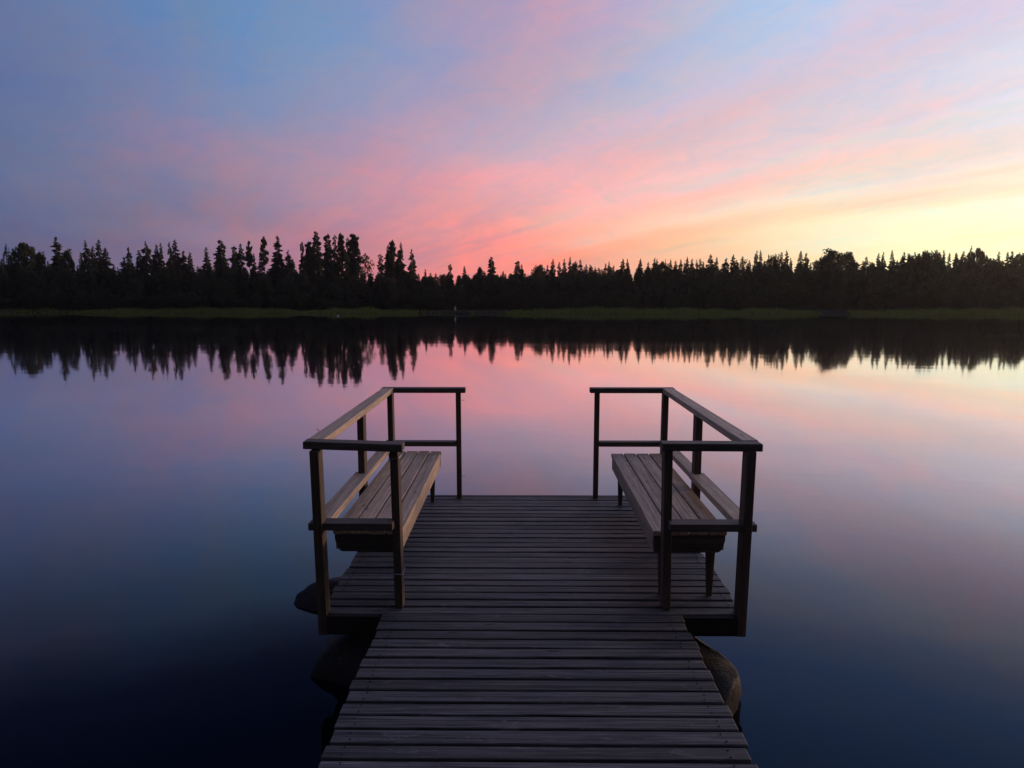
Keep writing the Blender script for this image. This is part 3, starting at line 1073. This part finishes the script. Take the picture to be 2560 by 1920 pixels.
# the wood itself: one mass below the skyline
PROF = [(-1400, 640), (-300, 645), (0, 650), (110, 652), (190, 664), (300, 667), (500, 670), (640, 672), (760, 678), (900, 682), (1010, 680), (1060, 686), (1250, 684), (1300, 678), (1500, 672), (1600, 668), (1700, 662), (1800, 660), (1900, 654), (1990, 662), (2050, 656), (2150, 660), (2230, 646), (2400, 640), (2560, 640), (2900, 632), (4000, 640)]
pxs, pys = zip(*PROF)
FV, FF, fn = [], [], 0
fr_ = random.Random(21)
kinds = [('spruce', 0), ('spruce', 1), ('spruce', 2), ('spruce', 3), ('leafy', 0), ('leafy', 1), ('spruce', 1), ('fullpine', 1), ('spruce', 0), ('spruce', 2)]
FV_l = []


def add_fill(kind, x, Y, h, w, rot):
    global fn
    gz = ground_z(x, Y) - 0.05
    for (A, faces) in ((VAR[kind][2], VAR[kind][3]), (VAR[kind][4], VAR[kind][5])):
        c, s = math.cos(rot), math.sin(rot)
        P = np.empty_like(A)
        P[:, 0] = (A[:, 0] * c - A[:, 1] * s) * w + x
        P[:, 1] = (A[:, 0] * s + A[:, 1] * c) * w + Y
        P[:, 2] = A[:, 2] * h + gz
        FV_l.append(P)
        FF.extend([tuple(i + fn for i in f) for f in faces])
        fn += len(A)


for Y, step, lo, hi, wk, xr in ((108, 1.35, 0.93, 1.03, 1.0, 112), (105.5, 1.4, 0.90, 1.01, 1.0, 111), (102, 1.5, 0.88, 1.0, 1.0, 110), (98, 1.6, 0.80, 0.96, 1.0, 108), (95.5, 1.6, 0.55, 0.85, 1.05, 106), (93.2, 1.5, 0.25, 0.50, 1.0, 104)):
    xr += 55
    x = -xr
    while x < xr:
        y = Y + fr_.uniform(-2.0, 2.0) if Y > 94 else Y + fr_.uniform(-0.8, 0.8)
        bear = VPX + (x - CX) / y * F
        tp = at_depth(bear, float(np.interp(bear, pxs, pys)), y).z
        kd = kinds[fr_.randrange(len(kinds))] if Y > 94 else [('leafy', 0), ('leafy', 2), ('spruce', 1), ('bush', 0), ('bush', 1)][fr_.randrange(5)]
        hh = (tp + 0.1) * fr_.uniform(lo, hi) * (0.92 if kd[0] in ('leafy', 'fullpine') else 1.0) if Y > 94 else (tp + 0.1) * fr_.uniform(lo, hi)
        ww = fr_.uniform(1.0, 1.4) * wk if kd[0] in ('leafy', 'bush') else (fr_.uniform(1.3, 1.8) if kd[0] == 'spruce' else 0.8)
        add_fill(kd, x, y, max(0.9, hh), ww, fr_.uniform(0, 6.28))
        x += step * fr_.uniform(0.7, 1.3) * (1.5 if abs(x) > 100 else 1.0)
FVa = np.concatenate(FV_l)
forest = mesh_np('forest', FVa, FF, M_FOREST)
tag(forest, 'dense dark wood of mixed spruce and leafy trees below the far skyline', 'wood', kind='stuff')


# ------------------------------------------------------------------ reed beds
def reed_bed(px0, px1, label, hmin, hmax, y_in=2.6, y_out=1.3, dens=330, seed=1, taper=6.0):
    rg = np.random.default_rng(seed)
    x0 = at_depth(px0, 780, 87).x
    x1 = at_depth(px1, 780, 87).x
    n = int((x1 - x0) * dens)
    V, Fc = [], []
    k = 0
    for _ in range(n):
        x = rg.uniform(x0, x1)
        e = min(1.0, (x - x0) / taper, (x1 - x) / taper)
        if e < 0:
            continue
        e = max(0.06, e)
        sy = shoreline(x)
        y = sy + rg.uniform(-y_out, y_in) * (0.35 + 0.65 * e)
        z = max(ground_z(x, y), WATER_Z - 0.05) - 0.02
        if ground_z(x, y) < WATER_Z:
            z = WATER_Z - 0.05
        clump = 0.70 + 0.22 * math.sin(x * 1.7 + 2 * math.sin(y * 2.1)) + 0.22 * math.sin(x * 0.43 + seed) * math.sin(x * 0.19)
        h = rg.uniform(hmin, hmax) * (0.55 + 0.45 * e) * clump
        a = rg.uniform(0, 3.14)
        w = rg.uniform(0.010, 0.026)
        dx, dy = math.cos(a) * w, math.sin(a) * w
        lx, ly = rg.normal() * 0.10 * h, rg.normal() * 0.10 * h
        V += [(x - dx, y - dy, z), (x + dx, y + dy, z), (x + dx * .7 + lx * .4, y + dy * .7 + ly * .4, z + h * .6), (x + lx, y + ly, z + h), (x - dx * .7 + lx * .4, y - dy * .7 + ly * .4, z + h * .6)]
        Fc.append((k, k + 1, k + 2, k + 3, k + 4))
        k += 5
    o = mesh_np('reed_bed', V, Fc, M_REED)
    tag(o, label, 'reeds', kind='stuff')


reed_bed(-500, 130, 'thin low reeds at the far left of the opposite shore', 0.25, 0.50, y_out=1.0, dens=110, seed=1, taper=2)
reed_bed(128, 742, 'long green reed bed along the left part of the far shore', 0.36, 0.66, seed=2)
reed_bed(700, 1040, 'brighter reed bed left of the white shore marker', 0.36, 0.66, seed=3)
reed_bed(1030, 1290, 'sparse low grass on the dark bank below the grey hut', 0.12, 0.30, y_out=0.4, dens=60, seed=9, taper=1)
reed_bed(1262, 2046, 'long reed bed along the right half of the far shore', 0.42, 0.72, seed=4)
reed_bed(2120, 3000, 'reed bed at the far right beyond the dark bay', 0.40, 0.68, seed=5)

# ------------------------------------------------------------------ small things on the far shore
p = at_depth(1138, 776, 86.5)
mk = empty('shore_marker', (p.x, 86.5, WATER_Z))
tag(mk, 'small white tapered marker on a dark stake at the far waterline', 'marker')
g = Geo()
g.tube((0, 0, -0.5), (0, 0, 0.5), 0.03, 0.03, 8)
mesh_np('stake', g.V, g.F, M_DARKWOOD, mk)
g = Geo()
zb = p.z - WATER_Z
prof = [(0, 0.098), (0.03, 0.105), (0.22, 0.095), (0.36, 0.065), (0.46, 0.05), (0.50, 0.02)]
for (za, ra), (zc, rc) in zip(prof[:-1], prof[1:]):
    g.tube((0, 0, zb + za), (0, 0, zb + zc), ra, rc, 12)
mesh_np('marker_body', g.V, g.F, M_WHITE, mk)

bx = at_depth(845, 790, 78)
bm = bmesh.new()
bmesh.ops.create_uvsphere(bm, u_segments=16, v_segments=10, radius=0.10)
for v in bm.verts:
    v.co.z *= 0.9
me = bpy.data.meshes.new('buoy')
bm.to_mesh(me)
bm.free()
me.materials.append(M_WHITE)
by = empty('mooring_buoy', (bx.x, 78, WATER_Z + 0.03))
tag(by, 'tiny white buoy floating in front of the left reeds', 'buoy')
link(bpy.data.objects.new('float', me), by)
g = Geo()
g.tube((0, 0, 0.08), (0, 0, 0.13), 0.018, 0.014, 8)
mesh_np('eyelet', g.V, g.F, M_DARKWOOD, by)

# hut glimpsed among the trees
hx = at_depth(1160, 770, 94)
hz = ground_z(hx.x, 94)
hut = empty('lakeside_hut', (hx.x, 94, hz))
tag(hut, 'small dim grey hut half hidden among trees right of the white marker', 'hut')
mb = MB()
mb.box(-0.55, 0.55, 0, 1.3, -0.1, 0.92, bevel=0.01)
mb.build('wall', M_SHED, hut)
mb = MB()
mb.prism([(-0.68, 0.88), (0.0, 1.18), (0.68, 0.88), (0.68, 0.95), (0, 1.26), (-0.68, 0.95)], 'y', -0.15, 1.45)
mb.build('roof', M_ROOF, hut)
mb = MB()
mb.box(0.12, 0.46, -0.03, -0.003, -0.05, 0.78, bevel=0.004)
mb.build('door', M_DARKWOOD, hut)

for i, (px, dx, lab) in enumerate(((1147, 0.17, 'small stone at the waterline nearest the white marker'), (1157, 0.22, 'small stone at the waterline below the left wall of the hut'), (1166, 0.20, 'small stone at the waterline, farthest right of the three below the hut'))):
    q = at_depth(px, 782, 88)
    rock(lab, (q.x, shoreline(q.x) - 0.1, WATER_Z + 0.05), (dx * 1.3, dx, dx * 0.8), 30 + i, rotz=i, group='stones at the far waterline', name='shore_stone')

# ------------------------------------------------------------------ scattering volume added to lighten the dark far trees
M_HAZE = bpy.data.materials.new('forest_lift_haze')
M_HAZE.use_nodes = True
nt = M_HAZE.node_tree
nt.nodes.clear()
ho = N(nt, 'ShaderNodeOutputMaterial')
hv = N(nt, 'ShaderNodeVolumePrincipled')
hv.inputs['Color'].default_value = (0.95, 0.95, 0.93, 1)
hv.inputs['Density'].default_value = 0.00026
hv.inputs['Anisotropy'].default_value = 0.72
nt.links.new(hv.outputs[0], ho.inputs['Volume'])
bmh = bmesh.new()
bmesh.ops.create_cube(bmh, size=1.0)
for v in bmh.verts:
    v.co = (v.co.x * 1200, v.co.y * 1140 + 30, (v.co.z + 0.5) * 24.0 - 3.4)
meh = bpy.data.meshes.new('added_haze')
bmh.to_mesh(meh)
meh.materials.append(M_HAZE)
tag(link(bpy.data.objects.new('added_haze', meh)), kind='stuff')

# ------------------------------------------------------------------ sky
w = bpy.data.worlds.new("World")
sc.world = w
w.use_nodes = True
nt = w.node_tree
nt.nodes.clear()
L = nt.links
out = N(nt, 'ShaderNodeOutputWorld')
bg = N(nt, 'ShaderNodeBackground')


def lin(c):
    r = []
    for v in c:
        v = v / 255.0
        r.append(v / 12.92 if v <= 0.04045 else ((v + 0.055) / 1.055) ** 2.4)
    return r


GX = [0, 320, 640, 960, 1280, 1600, 1920, 2240, 2560]
GY = [20, 150, 300, 400, 480, 560, 640]
GC = [
 [(100, 125, 172), (106, 138, 180), (106, 146, 186), (130, 148, 184), (188, 152, 174), (184, 172, 198), (186, 196, 222), (202, 204, 228), (206, 210, 236)],
 [(104, 120, 165), (112, 130, 172), (112, 146, 186), (124, 154, 190), (190, 157, 174), (190, 180, 200), (196, 202, 222), (208, 210, 232), (216, 230, 246)],
 [(100, 118, 160), (125, 130, 168), (135, 142, 175), (148, 149, 180), (192, 161, 174), (195, 190, 205), (214, 202, 214), (216, 216, 228), (222, 228, 238)],
 [(100, 118, 158), (125, 125, 160), (156, 140, 166), (166, 148, 172), (202, 178, 188), (220, 192, 194), (222, 215, 218), (236, 214, 210), (238, 224, 212)],
 [(98, 114, 150), (118, 120, 155), (158, 138, 160), (194, 146, 158), (228, 168, 166), (238, 202, 194), (242, 214, 200), (251, 228, 206), (253, 244, 216)],
 [(95, 106, 146), (115, 115, 150), (156, 130, 155), (204, 140, 150), (243, 166, 152), (251, 206, 176), (254, 228, 196), (255, 249, 212), (256, 254, 224)],
 [(94, 100, 140), (112, 108, 145), (148, 118, 145), (204, 134, 142), (236, 146, 138), (252, 182, 148), (254, 219, 174), (256, 247, 200), (255, 240, 186)],
]


def sky_px(px, py):
    px = min(max(px, 0), 2560)
    py = min(max(py, GY[0]), GY[-1])
    i = min(int(px / 320), 7)
    fx = px / 320 - i
    j = 0
    while j < len(GY) - 2 and py > GY[j + 1]:
        j += 1
    fy = (py - GY[j]) / (GY[j + 1] - GY[j])
    c = []
    for k in range(3):
        a = GC[j][i][k] * (1 - fx) + GC[j][i + 1][k] * fx
        b_ = GC[j + 1][i][k] * (1 - fx) + GC[j + 1][i + 1][k] * fx
        c.append(a * (1 - fy) + b_ * fy)
    return c


def sky_dir(az, el):
    d = Vector((math.sin(R(az)) * math.cos(R(el)), math.cos(R(az)) * math.cos(R(el)), math.sin(R(el))))
    zc = d.dot(_fw)
    return 1280 + F * d.dot(_rt) / zc, 960 - F * d.dot(_up) / zc


ELS = [0.0, 3.0, 5.5, 8.0, 10.5, 13.5, 17.0, 21.5, 25.5, 30.0, 48.0, 90.0]
AZS = [-34, -29, -24, -19, -14, -9, -4, 1, 6, 11, 16, 21, 26, 31, 35]
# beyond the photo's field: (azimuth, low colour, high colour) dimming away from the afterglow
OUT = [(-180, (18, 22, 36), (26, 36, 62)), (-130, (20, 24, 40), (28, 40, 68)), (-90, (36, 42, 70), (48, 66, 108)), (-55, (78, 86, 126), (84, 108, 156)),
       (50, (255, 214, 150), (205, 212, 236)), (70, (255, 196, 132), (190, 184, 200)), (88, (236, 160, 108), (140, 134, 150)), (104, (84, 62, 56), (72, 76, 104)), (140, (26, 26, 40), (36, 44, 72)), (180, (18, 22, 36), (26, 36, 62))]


def boost(c, az, el):
    """scene-linear: the afterglow is brighter than display white"""
    l = lin([min(255, v) for v in c])
    side = math.exp(-((az - 66) / 16.0) ** 2) * math.exp(-(el / 16.0) ** 2)
    l = [l[0] * (1 + 1.2 * side), l[1] * (1 + 0.9 * side), l[2] * (1 + 0.6 * side)]
    g = math.exp(-((az - 40) / 17.0) ** 2) * math.exp(-(el / 7.0) ** 2)
    dim = 1 - 0.16 / (1 + math.exp((az + 22) / 4.0))
    l = [l[0] * dim, l[1] * dim * (1 - 0.035 / (1 + math.exp(az / 4.0))), l[2] * dim]
    p = math.exp(-((az + 0) / 16.0) ** 2) * math.exp(-(el / 17.0) ** 2)
    return [l[0] * (1 + 0.6 * g + 0.20 * p), l[1] * (1 + 0.20 * g - 0.03 * p), l[2] * (1 + 0.08 * g)]


def row(el):
    st = []
    for az in AZS:
        px, py = sky_dir(az, min(el, 20.5))
        c = sky_px(px, py)
        st.append((az, boost(c, az, el)))
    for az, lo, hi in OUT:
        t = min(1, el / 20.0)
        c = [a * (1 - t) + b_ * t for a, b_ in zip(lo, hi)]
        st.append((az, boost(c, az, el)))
    if el > 22:
        t0 = {25.5: 0.2, 30.0: 0.5, 48.0: 0.88, 90.0: 1.0}[el]
        tb = {25.5: 0.0, 30.0: 0.05, 48.0: 0.25, 90.0: 1.0}[el]
        zen = lin((104, 98, 112))
        q = {25.5: 0.78, 30.0: 0.97, 48.0: 0.25, 90.0: 0.0}[el]
        new = []
        for az, c in st:
            t = t0 if abs(az) < 60 else tb
            m = [a * (1 - t) + b_ * t for a, b_ in zip(c, zen)]
            r = min(1, max(0, (az + 12) / 34.0))
            r = r * r * (3 - 2 * r)
            dusk = [a * (1 - r) + b_ * r for a, b_ in zip(lin((20, 38, 98)), (0.20, 0.44, 1.0))]
            new.append((az, [a * (1 - q) + b_ * q for a, b_ in zip(m, dusk)] if -80 < az < 75 else m))
        st = new
    return [((az + 180) / 360.0, c) for az, c in st]


tc = N(nt, 'ShaderNodeTexCoord')
sep = N(nt, 'ShaderNodeSeparateXYZ')
L.new(tc.outputs['Generated'], sep.inputs[0])
X_, Y_, Z_ = sep.outputs
az = math_(nt, 'ARCTAN2', X_, Y_)
zc = math_(nt, 'MAXIMUM', Z_, 0.0)
el = math_(nt, 'MULTIPLY', math_(nt, 'ARCSINE', math_(nt, 'MINIMUM', zc, 1.0)), 180 / math.pi)
azd = math_(nt, 'MULTIPLY', az, 180 / math.pi)
# cloud sheet: project onto a layer overhead
den = math_(nt, 'ADD', zc, 0.07)
pxn = math_(nt, 'DIVIDE', X_, den)
pyn = math_(nt, 'DIVIDE', Y_, den)


def sky_noise(sx, sy, detail, rough_, ox=0.0, dist=0.0, rot=0.0):
    cmb = N(nt, 'ShaderNodeCombineXYZ')
    c, s = math.cos(rot), math.sin(rot)
    u = math_(nt, 'ADD', math_(nt, 'MULTIPLY', pxn, c), math_(nt, 'MULTIPLY', pyn, s))
    v = math_(nt, 'SUBTRACT', math_(nt, 'MULTIPLY', pyn, c), math_(nt, 'MULTIPLY', pxn, s))
    L.new(math_(nt, 'MULTIPLY', u, sx), cmb.inputs[0])
    L.new(math_(nt, 'MULTIPLY', v, sy), cmb.inputs[1])
    cmb.inputs[2].default_value = ox
    n = N(nt, 'ShaderNodeTexNoise')
    n.inputs['Scale'].default_value = 1.0
    n.inputs['Detail'].default_value = detail
    n.inputs['Roughness'].default_value = rough_
    n.inputs['Distortion'].default_value = dist
    L.new(cmb.outputs[0], n.inputs['Vector'])
    return n.outputs['Fac']


n_big = sky_noise(0.75, 0.40, 3, 0.5, 3.3, 0.3)
n_big2 = sky_noise(0.8, 0.45, 3, 0.5, 9.1, 0.3)
n_str = sky_noise(1.7, 0.20, 5, 0.55, 1.7, 0.5, rot=0.42)
n_fine = sky_noise(4.0, 0.5, 5, 0.6, 5.2, 0.6, rot=0.46)
azw = math_(nt, 'ADD', azd, math_(nt, 'MULTIPLY', math_(nt, 'SUBTRACT', n_big, 0.5), 6.0))
elw = math_(nt, 'ADD', el, math_(nt, 'MULTIPLY', math_(nt, 'SUBTRACT', n_big2, 0.5), 5.0))
elw = math_(nt, 'ADD', elw, math_(nt, 'MULTIPLY', math_(nt, 'SUBTRACT', n_str, 0.5), 3.5))
u = math_(nt, 'ADD', math_(nt, 'DIVIDE', azw, 360.0), 0.5)
cols = [ramp(nt, u, row(e), 'B_SPLINE') for e in ELS]
cur = cols[0]
for i in range(1, len(ELS)):
    mr = N(nt, 'ShaderNodeMapRange')
    mr.interpolation_type = 'LINEAR'
    mr.inputs['From Min'].default_value = ELS[i - 1]
    mr.inputs['From Max'].default_value = ELS[i]
    L.new(elw, mr.inputs['Value'])
    mx = N(nt, 'ShaderNodeMix', data_type='RGBA')
    L.new(mr.outputs[0], mx.inputs['Factor'])
    L.new(cur, mx.inputs['A'])
    L.new(cols[i], mx.inputs['B'])
    cur = mx.outputs['Result']
# thin cloud streaks: rosy where lit, blue-grey in the gaps
st = math_(nt, 'ADD', math_(nt, 'MULTIPLY', n_str, 0.62), math_(nt, 'MULTIPLY', n_fine, 0.38))
tint = ramp(nt, st, [(0.36, (0.84, 0.97, 1.10)), (0.50, (1.0, 1.0, 1.0)), (0.64, (1.12, 0.95, 0.89))])
# mottled high cloud: soft rosy patches with slate-blue gaps
cmb = N(nt, 'ShaderNodeCombineXYZ')
L.new(math_(nt, 'MULTIPLY', azd, 0.085), cmb.inputs[0])
L.new(math_(nt, 'MULTIPLY', el, 0.15), cmb.inputs[1])
cmb.inputs[2].default_value = 4.4
nm = N(nt, 'ShaderNodeTexNoise')
nm.inputs['Scale'].default_value = 1.0
nm.inputs['Detail'].default_value = 6
nm.inputs['Roughness'].default_value = 0.55
nm.inputs['Distortion'].default_value = 0.9
L.new(cmb.outputs[0], nm.inputs['Vector'])
mot = ramp(nt, nm.outputs['Fac'], [(0.36, (0.90, 0.99, 1.03)), (0.5, (1, 1, 1)), (0.64, (1.15, 0.985, 0.96))])
mulm = N(nt, 'ShaderNodeMix', data_type='RGBA', blend_type='MULTIPLY')
mfr = N(nt, 'ShaderNodeMapRange', interpolation_type='SMOOTHSTEP')
mfr.inputs['From Min'].default_value = -2
mfr.inputs['From Max'].default_value = 18
mfr.inputs['To Min'].default_value = 1.0
mfr.inputs['To Max'].default_value = 0.15
L.new(azd, mfr.inputs['Value'])
L.new(mfr.outputs[0], mulm.inputs['Factor'])
L.new(cur, mulm.inputs['A'])
L.new(mot, mulm.inputs['B'])
cur = mulm.outputs['Result']
# small broken tufts over the whole sheet
cmb2 = N(nt, 'ShaderNodeCombineXYZ')
L.new(math_(nt, 'ADD', math_(nt, 'MULTIPLY', azd, 0.26), math_(nt, 'MULTIPLY', el, 0.20)), cmb2.inputs[0])
L.new(math_(nt, 'SUBTRACT', math_(nt, 'MULTIPLY', el, 0.70), math_(nt, 'MULTIPLY', azd, 0.16)), cmb2.inputs[1])
cmb2.inputs[2].default_value = 7.7
nm2 = N(nt, 'ShaderNodeTexNoise')
nm2.inputs['Scale'].default_value = 1.0
nm2.inputs['Detail'].default_value = 7
nm2.inputs['Roughness'].default_value = 0.6
nm2.inputs['Distortion'].default_value = 1.2
L.new(cmb2.outputs[0], nm2.inputs['Vector'])
mot2 = ramp(nt, nm2.outputs['Fac'], [(0.34, (0.91, 0.985, 1.03)), (0.5, (1, 1, 1)), (0.66, (1.09, 0.985, 0.965))])
mulm2 = N(nt, 'ShaderNodeMix', data_type='RGBA', blend_type='MULTIPLY')
mulm2.inputs['Factor'].default_value = 1.0
L.new(cur, mulm2.inputs['A'])
L.new(mot2, mulm2.inputs['B'])
cur = mulm2.outputs['Result']
mul = N(nt, 'ShaderNodeMix', data_type='RGBA', blend_type='MULTIPLY')
mul.inputs['Factor'].default_value = 1.0
L.new(cur, mul.inputs['A'])
L.new(tint, mul.inputs['B'])
# long cirrus bands running from low in the middle up to the right
rb = R(30)
ub = math_(nt, 'ADD', math_(nt, 'MULTIPLY', pxn, math.cos(rb)), math_(nt, 'MULTIPLY', pyn, math.sin(rb)))
ub = math_(nt, 'ADD', ub, math_(nt, 'MULTIPLY', math_(nt, 'SUBTRACT', n_big, 0.5), 1.1))
ub = math_(nt, 'ADD', ub, math_(nt, 'MULTIPLY', math_(nt, 'SUBTRACT', n_fine, 0.5), 0.5))
BANDS = [(1.2, (1.03, .98, .99)), (1.55, (.94, 1.0, 1.05)), (2.05, (.93, 1.0, 1.05)), (2.35, (1.06, .95, .95)), (2.85, (1.07, .95, .94)), (3.08, (.93, 1.0, 1.06)), (3.2, (.92, 1.0, 1.07)),
         (3.42, (1.05, .95, .93)), (3.85, (1.04, .95, .92)), (4.05, (.97, 1.01, 1.04)), (4.35, (1.02, 1.0, .98)), (4.55, (1.0, .91, .88)), (4.85, (1.0, .93, .90)), (5.2, (1.02, 1.02, 1.0)), (6.0, (1, 1, 1))]
bt = ramp(nt, math_(nt, 'DIVIDE', ub, 7.0), [(a / 7.0, tuple(v ** 1.7 for v in c)) for a, c in BANDS], 'B_SPLINE')
wmr = N(nt, 'ShaderNodeMapRange', interpolation_type='SMOOTHSTEP')
wmr.inputs['From Min'].default_value = -8
wmr.inputs['From Max'].default_value = 8
L.new(azd, wmr.inputs['Value'])
mul2 = N(nt, 'ShaderNodeMix', data_type='RGBA', blend_type='MULTIPLY')
L.new(math_(nt, 'MULTIPLY', wmr.outputs[0], 1.0), mul2.inputs['Factor'])
L.new(mul.outputs['Result'], mul2.inputs['A'])
L.new(bt, mul2.inputs['B'])
SUN_AZ, SUN_EL = 52.0, 4.0
sky = N(nt, 'ShaderNodeTexSky', sky_type='NISHITA')
sky.sun_disc = False
sky.sun_elevation = R(SUN_EL)
sky.sun_rotation = R(SUN_AZ)
sk = N(nt, 'ShaderNodeVectorMath', operation='SCALE')
sk.inputs['Scale'].default_value = 0.012
L.new(sky.outputs[0], sk.inputs[0])
ad = N(nt, 'ShaderNodeVectorMath', operation='ADD')
L.new(mul2.outputs['Result'], ad.inputs[0])
L.new(sk.outputs[0], ad.inputs[1])
L.new(ad.outputs[0], bg.inputs['Color'])
bg.inputs['Strength'].default_value = 1.0
L.new(bg.outputs[0], out.inputs[0])

# last warm light from the right, low over the trees
sl = bpy.data.lights.new('sun', 'SUN')
sl.energy = 1.5
sl.angle = R(8)
sl.color = (1.0, 0.62, 0.38)
so = bpy.data.objects.new('sun', sl)
d = Vector((math.sin(R(SUN_AZ)) * math.cos(R(SUN_EL)), math.cos(R(SUN_AZ)) * math.cos(R(SUN_EL)), math.sin(R(SUN_EL))))
so.rotation_euler = d.to_track_quat('Z', 'Y').to_euler()
so.location = (30, 30, 20)
COL.objects.link(so)

# ------------------------------------------------------------------ render
sc.render.engine = 'CYCLES'
sc.cycles.use_denoising = True
sc.cycles.max_bounces = 6
sc.view_settings.view_transform = 'Standard'
sc.view_settings.look = 'None'
sc.view_settings.exposure = 0
sc.view_settings.gamma = 1
